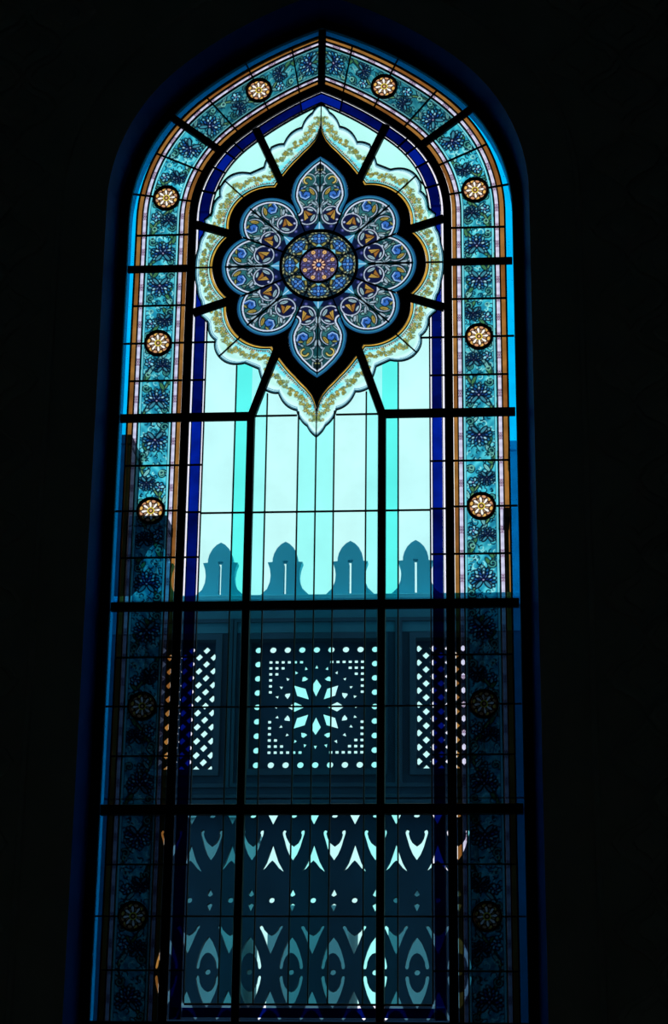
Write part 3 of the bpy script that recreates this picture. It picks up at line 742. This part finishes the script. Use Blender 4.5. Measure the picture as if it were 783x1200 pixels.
sec2 = ribbon_mesh('lead_came', [(.31 * math.cos(A2), .31 * math.sin(A2)), (.62 * math.cos(A2), .62 * math.sin(A2))], .010, -.010, .010)
for sx in (1, -1):
    for sz in (1, -1): mpiece('lead_came', sec, lead, sx, sz); mpiece('lead_came', sec2, lead, sx, sz)

for an, r1_ in ((0, .77), (math.atan2(.37, .405), .78)):
    me = ribbon_mesh('lead_came', [(.40 * math.cos(an), .40 * math.sin(an)), (r1_ * math.cos(an), r1_ * math.sin(an))], .0095, -.010, .010)
    for sx, sz in (((1, 1), (-1, 1)) if an == 0 else ((1, 1), (-1, 1), (1, -1), (-1, -1))): mpiece('lead_came', me, lead, sx, sz)
me = ribbon_mesh('lead_came', [(0, .40), (0, .97)], .0095, -.010, .010)
for sz in (1, -1): mpiece('lead_came', me, lead, 1, sz)

# ring of eight cells and the centre disc
def ring_cell():
    U, V, q = grid_cells(.12, .32, -.13, .13, .0042)
    r = np.hypot(U, V); th = np.arctan2(V, U); B = np.abs(V); P = Paint(U, B, (52, 92, 112))
    P.c[:] = (22, 44, 56)
    P.ell(.240, 0, math.pi / 2, .086, .062, (136, 142, 100), (6, 12, 20), .006); P.ell(.238, 0, math.pi / 2, .074, .050, (20, 34, 44)); P.ell(.236, 0, math.pi / 2, .062, .042, (52, 98, 148))
    for k in range(16):
        an = k * math.pi / 8; P.ell(.239 + .055 * math.cos(an), .079 * math.sin(an), an + .8, .013, .0045, (176, 176, 132) if k % 2 else (96, 124, 120), (12, 22, 26), .003)
    for k in range(4):
        an = k * math.pi / 2; P.ell(.236 + .022 * math.cos(an), .030 * math.sin(an), an, .020, .012, (66, 122, 196), (8, 16, 50), .0045)
    P.disc(.236, 0, .012, (12, 22, 66)); P.disc(.236, 0, .007, (150, 190, 235)); P.ell(.236, .056, math.pi / 2, .010, .007, (140, 196, 214), (8, 20, 44), .003)
    P.ell(.186, .040, .9, .022, .008, (150, 142, 78), (14, 18, 12), .004); P.ell(.290, .062, 1.3, .018, .006, (170, 168, 120), (14, 18, 12), .003)
    P.tri([(.160, .030), (.160, -.030), (.190, 0)], (110, 190, 215))
    P.mix(P.cov(np.abs(np.abs(th) - math.pi / 8) * r - .0065), (4, 10, 18))
    qu, qv = U[q].mean(1), V[q].mean(1); qr = np.hypot(qu, qv); qt = np.arctan2(qv, qu)
    return sub_mesh('ring_cell', U, V, q, trans(P.c), (qr > .152) & (qr < .306) & (np.abs(qt) < math.pi / 8 + .01))
rc = ring_cell(); rc.materials.append(painted)
for k in range(8):
    o = mpiece('ring_cell', rc, painted, 1, 1); o.rotation_euler = (0, -k * math.pi / 4, 0)
def centre_disc():
    U, V, q = grid_cells(-.156, .156, -.156, .156, .0036)
    P = Paint(U, V, (74, 68, 104)); r = np.hypot(U, V)
    P.c += (np.sin(U * 160) * np.sin(V * 160) * 30)[:, None]
    for k in range(16):
        a = k * math.pi / 8; P.ell(.088 * math.cos(a), .088 * math.sin(a), a, .017, .008, (164, 146, 176) if k % 2 else (76, 90, 150), (40, 20, 40), .003)
    for k in range(8):
        a = k * math.pi / 4 + math.pi / 8
        P.disc(.121 * math.cos(a), .121 * math.sin(a), .021, (52, 24, 16)); P.disc(.121 * math.cos(a), .121 * math.sin(a), .0165, (226, 180, 112)); P.disc(.121 * math.cos(a), .121 * math.sin(a), .006, (150, 90, 60))
        a -= math.pi / 8; P.ell(.120 * math.cos(a), .120 * math.sin(a), a, .016, .009, (96, 94, 150), (30, 14, 30), .003)
    P.disc(0, 0, .058, (60, 30, 46))
    for k in range(10):
        a = k * math.pi / 5; P.ell(.040 * math.cos(a), .040 * math.sin(a), a, .015, .0075, (236, 186, 150), (40, 16, 24), .003)
    P.disc(0, 0, .022, (24, 40, 110)); P.disc(0, 0, .011, (110, 160, 230))
    return sub_mesh('centre_disc', U, V, q, trans(np.clip(P.c, 0, 255)), r[q].mean(1) < .153)
mpiece('centre_disc', centre_disc(), painted, 1, 1)['label'] = 'round violet and gold centre of the medallion'
for rr, wd in ((.312, .024), (.155, .015)):
    mpiece('ring_came', ribbon_mesh('ring_came', circle(0, 0, rr, 72), wd, -.012, .012, True, .3), lead, 1, 1)

# ------------------------------------------------------------------ clear panes
tints = {'pale': (200, 255, 252), 'mid': (160, 255, 250), 'aqua': (96, 250, 240), 'white': (188, 255, 246)}
gl_clear = {k: glass_mat('clear_' + k, c, .07, 2.2) for k, c in tints.items()}
scal_low = [(x, MC - z) for x, z in SC]            # right half, from the side (s = 0) down to the bottom tip
cols_u = [(0, .1425, 'mid'), (.1425, .395, 'pale'), (.395, .5205, 'mid'), (.5205, .648, 'aqua'), (.648, UC, 'pale')]
# right half of the clear field under the medallion
sub_poly = [p for p in scal_low if p[1] < MC - .44]
field = [(0, -4.55)] + [(UC, -4.55), (UC, .86)] + sub_poly
rows = [(-4.55, -3.93), (-3.93, -3.146), (-3.146, -2.365), (-2.365, -1.568), (-1.568, -.81), (-.81, 0.0), (0.0, .65), (.65, 1.4)]
sp_n = (.755 - -.0, 0)                             # spoke line from (.52,0) to (.322,.581)
sx0, sz0, sx1, sz1 = .52, 0.0, .322, .581
na, nb = (sz1 - sz0), -(sx1 - sx0); nc = na * sx0 + nb * sz0     # > nc : outer side of the spoke
for (u0, u1, tint) in cols_u:
    for (v0, v1) in rows:
        base_t = tint if not (v1 <= -1.5 and tint == 'aqua') else 'mid'
        parts = [clip_rect(field, u0, u1, v0, v1)]
        if v0 >= 0 and u0 < .53 and u1 > .3:
            parts = [clip_half(parts[0], na, nb, nc), clip_half(parts[0], -na, -nb, -nc)] if len(parts[0]) > 2 else []
            if u0 == .395 and len(parts) == 2: pass
        for pz in parts:
            if len(pz) < 3: continue
            piece('clear_pane', prism_mesh('clear_pane', pz, -.003, .003), gl_clear[base_t])
for u in (.1425, .395, .648):
    top = {.1425: .030, .395: .190, .648: .437}[u]
    came([(u, top), (u, -4.55)], .0125)
came([(0, -.18), (0, -4.55)], .0125, both=False)
for v in (-.81, -2.365, -3.93): came([(-UC, v), (UC, v)], .0125, both=False)
came([(.155, 0), (.52, 0)], .0125); came([(.825, .65), (UC, .65)], .0125)
# clear field between the scallops and the arch, above
up_sc = [(x, MC + z) for x, z in SC if z > .45]
ar_in = arch_line(1.72, S_END, -.113, 60)
ufield = [tuple(p) for p in ar_in] + up_sc[::-1]
ufield = [p if p[0] > 0 else (0.0, p[1]) for p in ufield]
p0, p1 = (.545, 1.272 + MC), (.315, .75 + MC); ua, ub = (p1[1] - p0[1]), -(p1[0] - p0[0]); uc = ua * p0[0] + ub * p0[1]
d45 = (1, -1, -MC)
A_ = clip_half(ufield, ua, ub, uc); B_ = clip_half(ufield, -ua, -ub, -uc)
for P_ in (A_, B_):
    for sgn in (1, -1):
        pz = clip_half(P_, sgn * 1, sgn * -1, sgn * -MC)
        if len(pz) > 2: piece('clear_pane', prism_mesh('clear_pane', pz, -.003, .003), gl_clear['white'])
k45 = float(r_scal(math.radians(45))) / math.sqrt(2)
e45 = arch(2.10, -.10); came([(k45, MC + k45), (float(e45[0]), float(e45[1]))], .010)

# ------------------------------------------------------------------ outside: terrace, pierced parapet with merlons, piers, far building
YP = 3.0; UP = -.232
ter = link('terrace_floor', boxes_mesh('terrace_floor', [(-9, 9, YB, 4.2, 0, Z0 - 5.3)], .01), pave); tag(ter, 'pale paved terrace outside the window', kind='structure')
gr = link('ground', boxes_mesh('ground', [(-60, 60, YB, 90, -.5, 0)]), pave); tag(gr, 'pale paved ground outside the hall', kind='structure')
par = empty('pierced_parapet', (UP, YP, Z0 - 5.3)); tag(par, 'blue-grey stone parapet topped by merlons, with pierced star and lattice panels', 'parapet')
def pp(name, me, loc=(0, 0, 0), parent=None, mat=None):
    return link(name, me, mat or out_stone, parent or par, (UP + loc[0], YP + loc[1], Z0 + loc[2]))
TOPV = -.625
lat0, lat1 = .912, 1.44
latR = 1.40
LV0, LV1 = -2.243, -1.042
SH = .60
balu = (-4.75, -2.605)
HALFW = 2.9
holes = [rect(-lat1, -lat0, LV0, LV1), rect(lat0, latR, LV0, LV1), rect(-SH, SH, -1.64 - SH, -1.64 + SH), rect(-4 * .365, 4 * .365, balu[0], balu[1])]
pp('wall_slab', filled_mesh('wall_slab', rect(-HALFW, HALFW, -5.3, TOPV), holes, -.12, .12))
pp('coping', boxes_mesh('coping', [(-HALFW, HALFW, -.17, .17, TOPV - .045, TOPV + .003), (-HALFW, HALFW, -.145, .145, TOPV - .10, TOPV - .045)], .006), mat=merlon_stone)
for x0, x1, z0, z1 in ((-lat1, -lat0, LV0, LV1), (lat0, latR, LV0, LV1), (-SH, SH, -1.64 - SH, -1.64 + SH)):
    m_ = .055
    pp('panel_moulding', filled_mesh('panel_moulding', rect(x0 - m_, x1 + m_, z0 - m_, z1 + m_), [rect(x0, x1, z0, z1)], -.16, -.119))
    pp('panel_moulding', filled_mesh('panel_moulding', rect(x0 - .16, x1 + .16, z0 - .16, z1 + .20), [rect(x0 - .125, x1 + .125, z0 - .125, z1 + .165)], -.145, -.119))
pp('lit_wall_band', boxes_mesh('lit_wall_band', [(-HALFW, HALFW, -.128, -.119, -.975, TOPV - .10)], .002), mat=lit_band_stone)  # added strip: brighter light under the coping painted as a lighter band
pp('string_course', boxes_mesh('string_course', [(-HALFW, HALFW, -.16, -.119, -2.60, -2.52), (-HALFW, HALFW, -.145, -.119, -2.50, -2.47)], .004))
# star panel
hs = []; cx, cz, HW = 0, -1.64, .535
for i in range(9):
    t = -HW + 2 * HW * i / 8
    for x, z in ((t, HW), (t, -HW), (HW, t), (-HW, t)):
        if (x, z) in ((HW, HW),) or True: hs.append((round(x, 4), round(z, 4)))
hs = sorted(set(hs)); HL = [circle(cx + x, cz + z, .030, 14) for x, z in hs]
def sq(x, z, r): return rect(cx + x - r, cx + x + r, cz + z - r, cz + z + r)
sp = .105 * HW; o_ = .785 * HW
for sx in (1, -1):
    for sz in (1, -1):
        idx = [(i, 0) for i in range(6)] + [(0, i) for i in range(1, 6)] + [(1, 1), (2, 1), (1, 2)]
        for i, j in idx: HL.append(sq(sx * (o_ - i * sp), sz * (o_ - j * sp), .0150))
def polar_shape(pts, ang): return [(cx + r * math.cos(ang) - w_ * math.sin(ang), cz + r * math.sin(ang) + w_ * math.cos(ang)) for r, w_ in pts]
for k in range(8):
    a = k * math.pi / 4; s_ = 1.0 if k % 2 == 0 else 1.1
    HL.append(polar_shape([(.175 * HW, 0), (.36 * HW, -.088 * HW * s_), (.49 * HW * s_, 0), (.36 * HW, .088 * HW * s_)], a))
for k in range(8):
    a = k * math.pi / 4 + math.pi / 8
    HL.append(polar_shape([(.50 * HW, -.062 * HW), (.575 * HW, -.02 * HW), (.575 * HW, .02 * HW), (.50 * HW, .062 * HW), (.485 * HW, 0)], a))
for k in range(24):
    if k % 6 in (2, 4): pass
    a = k * math.pi / 12; HL.append(polar_shape([(.665 * HW, -.032 * HW), (.735 * HW, 0), (.665 * HW, .032 * HW)], a))
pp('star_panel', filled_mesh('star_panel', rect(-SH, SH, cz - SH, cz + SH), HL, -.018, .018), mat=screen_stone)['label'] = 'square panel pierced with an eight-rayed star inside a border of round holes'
# lattice panels: diamonds in staggered columns
def lattice_mesh(x0, x1, z0, z1):
    H = []; dx, dz = .0675, .0653; e = .0385; i = 0; x = x0 + .02
    while x < x1 - .02:
        z = z0 + (.03 if i % 2 else .03 + dz)
        while z < z1 - .015:
            poly = [(x - e, z), (x, z - e), (x + e, z), (x, z + e)]
            poly = clip_rect(poly, x0 + .006, x1 - .006, z0 + .006, z1 - .006)
            if len(poly) > 2: H.append(poly)
            z += 2 * dz
        x += dx; i += 1
    return filled_mesh('lattice_panel', rect(x0, x1, z0, z1), H, -.03, .03)
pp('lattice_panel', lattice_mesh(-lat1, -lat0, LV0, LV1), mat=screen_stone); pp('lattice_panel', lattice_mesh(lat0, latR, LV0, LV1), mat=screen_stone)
# scrolled balustrade: one cell repeated
PW = .365
def balu_mesh():
    H = []; h = PW / 2
    def sym(pts): return pts + [(-x, z) for x, z in pts[::-1] if x > 1e-6]
    heart = sym([(0, -3.034), (.034, -2.985), (.062, -2.920), (.082, -2.850), (.098, -2.800), (.100, -2.775), (.088, -2.758), (.070, -2.764), (.064, -2.782), (.072, -2.798), (.062, -2.835), (.042, -2.872), (.020, -2.890), (0, -2.904)])
    lo = sym([(0, -3.698), (.038, -3.748), (.070, -3.820), (.094, -3.900), (.104, -3.955), (.098, -3.976), (.080, -3.976), (.072, -3.958), (.066, -3.915), (.050, -3.876), (.026, -3.848), (0, -3.838)])
    leg = sym([(0, -2.892), (.026, -2.970), (.054, -3.050), (.102, -3.136), (.060, -3.104), (.024, -3.058), (0, -3.036)])
    wye = sym([(0, -3.686), (.028, -3.672), (.060, -3.640), (.072, -3.612), (.088, -3.598), (.104, -3.606), (.102, -3.624), (.090, -3.640), (.062, -3.700), (.032, -3.778), (0, -3.850)])
    flip = lambda L: [(x, -8.006 - z) for x, z in L][::-1]
    def add(L, dx): H.append([(x + dx, z) for x, z in L])
    for k in range(-4, 4):
        dx = (k + .5) * PW
        add(heart, dx); add(circle(0, -2.638, .019, 12, .028), dx)
        add([(0, -3.284), (.027, -3.337), (0, -3.354), (-.027, -3.337)], dx); add([(0, -3.482), (-.027, -3.423), (0, -3.406), (.027, -3.423)], dx)
        add(lo, dx); add(flip(lo), dx); add(circle(0, -4.003, .025, 14), dx)
        add([(x, -4.006 - .45 - (z + 3.354)) for x, z in [(0, -3.284), (.027, -3.337), (0, -3.354), (-.027, -3.337)]], dx)
    for k in range(-3, 4):
        dx = k * PW
        add([(-.050, -2.620), (.050, -2.620), (0, -2.716)], dx); add(leg, dx); add(circle(0, -3.382, .026, 14), dx)
        add(wye, dx); add(flip(wye), dx)
    return filled_mesh('balustrade_panel', rect(-4 * PW, 4 * PW, balu[0], balu[1]), H, -.035, .035)
pp('balustrade_panel', balu_mesh(), mat=screen_stone)['label'] = 'shade-darkened stone balustrade panel pierced with scrolled crescents'
# merlons
def merlon_me():
    half = [(.270, TOPV), (.225, -.590), (.165, -.530), (.140, -.465), (.134, -.400), (.142, -.335), (.163, -.272), (.118, -.268), (.118, -.240), (.106, -.190), (.078, -.135), (.040, -.095), (0, -.072)]
    pts = half + [(-x, z) for x, z in half[::-1][1:]]
    slot = [(-.024, -.258), (.024, -.258), (.024, -.276), (.011, -.284), (.011, -.575), (.016, -.582), (-.016, -.582), (-.011, -.575), (-.011, -.284), (-.024, -.276)]
    return filled_mesh('merlon', pts, [slot], -.05, .05)
mm = merlon_me()
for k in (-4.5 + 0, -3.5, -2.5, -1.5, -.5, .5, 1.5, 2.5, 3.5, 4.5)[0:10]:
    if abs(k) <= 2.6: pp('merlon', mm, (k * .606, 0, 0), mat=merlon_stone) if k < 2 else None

def pier(x0, x1, y0, y1, top, label, mat):
    t = empty('stone_pier', ((x0 + x1) / 2, (y0 + y1) / 2, Z0 - 5.3)); tag(t, label, 'pier')
    link('shaft', boxes_mesh('shaft', [(x0 + .012, x1 - .012, y0 + .012, y1 - .012, Z0 - 5.3, Z0 + top - .1)], .01), mat, t)
    link('capping', boxes_mesh('capping', [(x0, x1, y0, y1, Z0 + top - .1, Z0 + top)], .008), mat, t)
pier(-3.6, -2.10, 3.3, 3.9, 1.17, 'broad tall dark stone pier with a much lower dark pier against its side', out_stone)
pier(-2.10, -1.72, 3.3, 3.7, .33, 'lower stone pier standing against the side of the broad dark pier', screen_stone)
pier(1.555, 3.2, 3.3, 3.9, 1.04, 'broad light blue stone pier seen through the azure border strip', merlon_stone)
pier(1.495, 1.555, 3.3, 3.7, .36, 'slim stone pier standing against the side of the light blue pier', screen_stone)

fb = empty('far_building', (0, 12, 0)); tag(fb, 'pale grey far building of stepped blocks seen through the balustrade holes', 'building')
for x0, x1, top in ((-2.98, -1.98, -.90), (-1.62, -.55, -2.15), (-.02, 1.8, -1.87)):
    link('block', boxes_mesh('block', [(x0, x1, 12, 14, 0, Z0 + top - .08)]), far_stone, fb)
    link('roof_edge', boxes_mesh('roof_edge', [(x0 - .04, x1 + .04, 11.95, 14.05, Z0 + top - .08, Z0 + top)]), far_stone, fb)
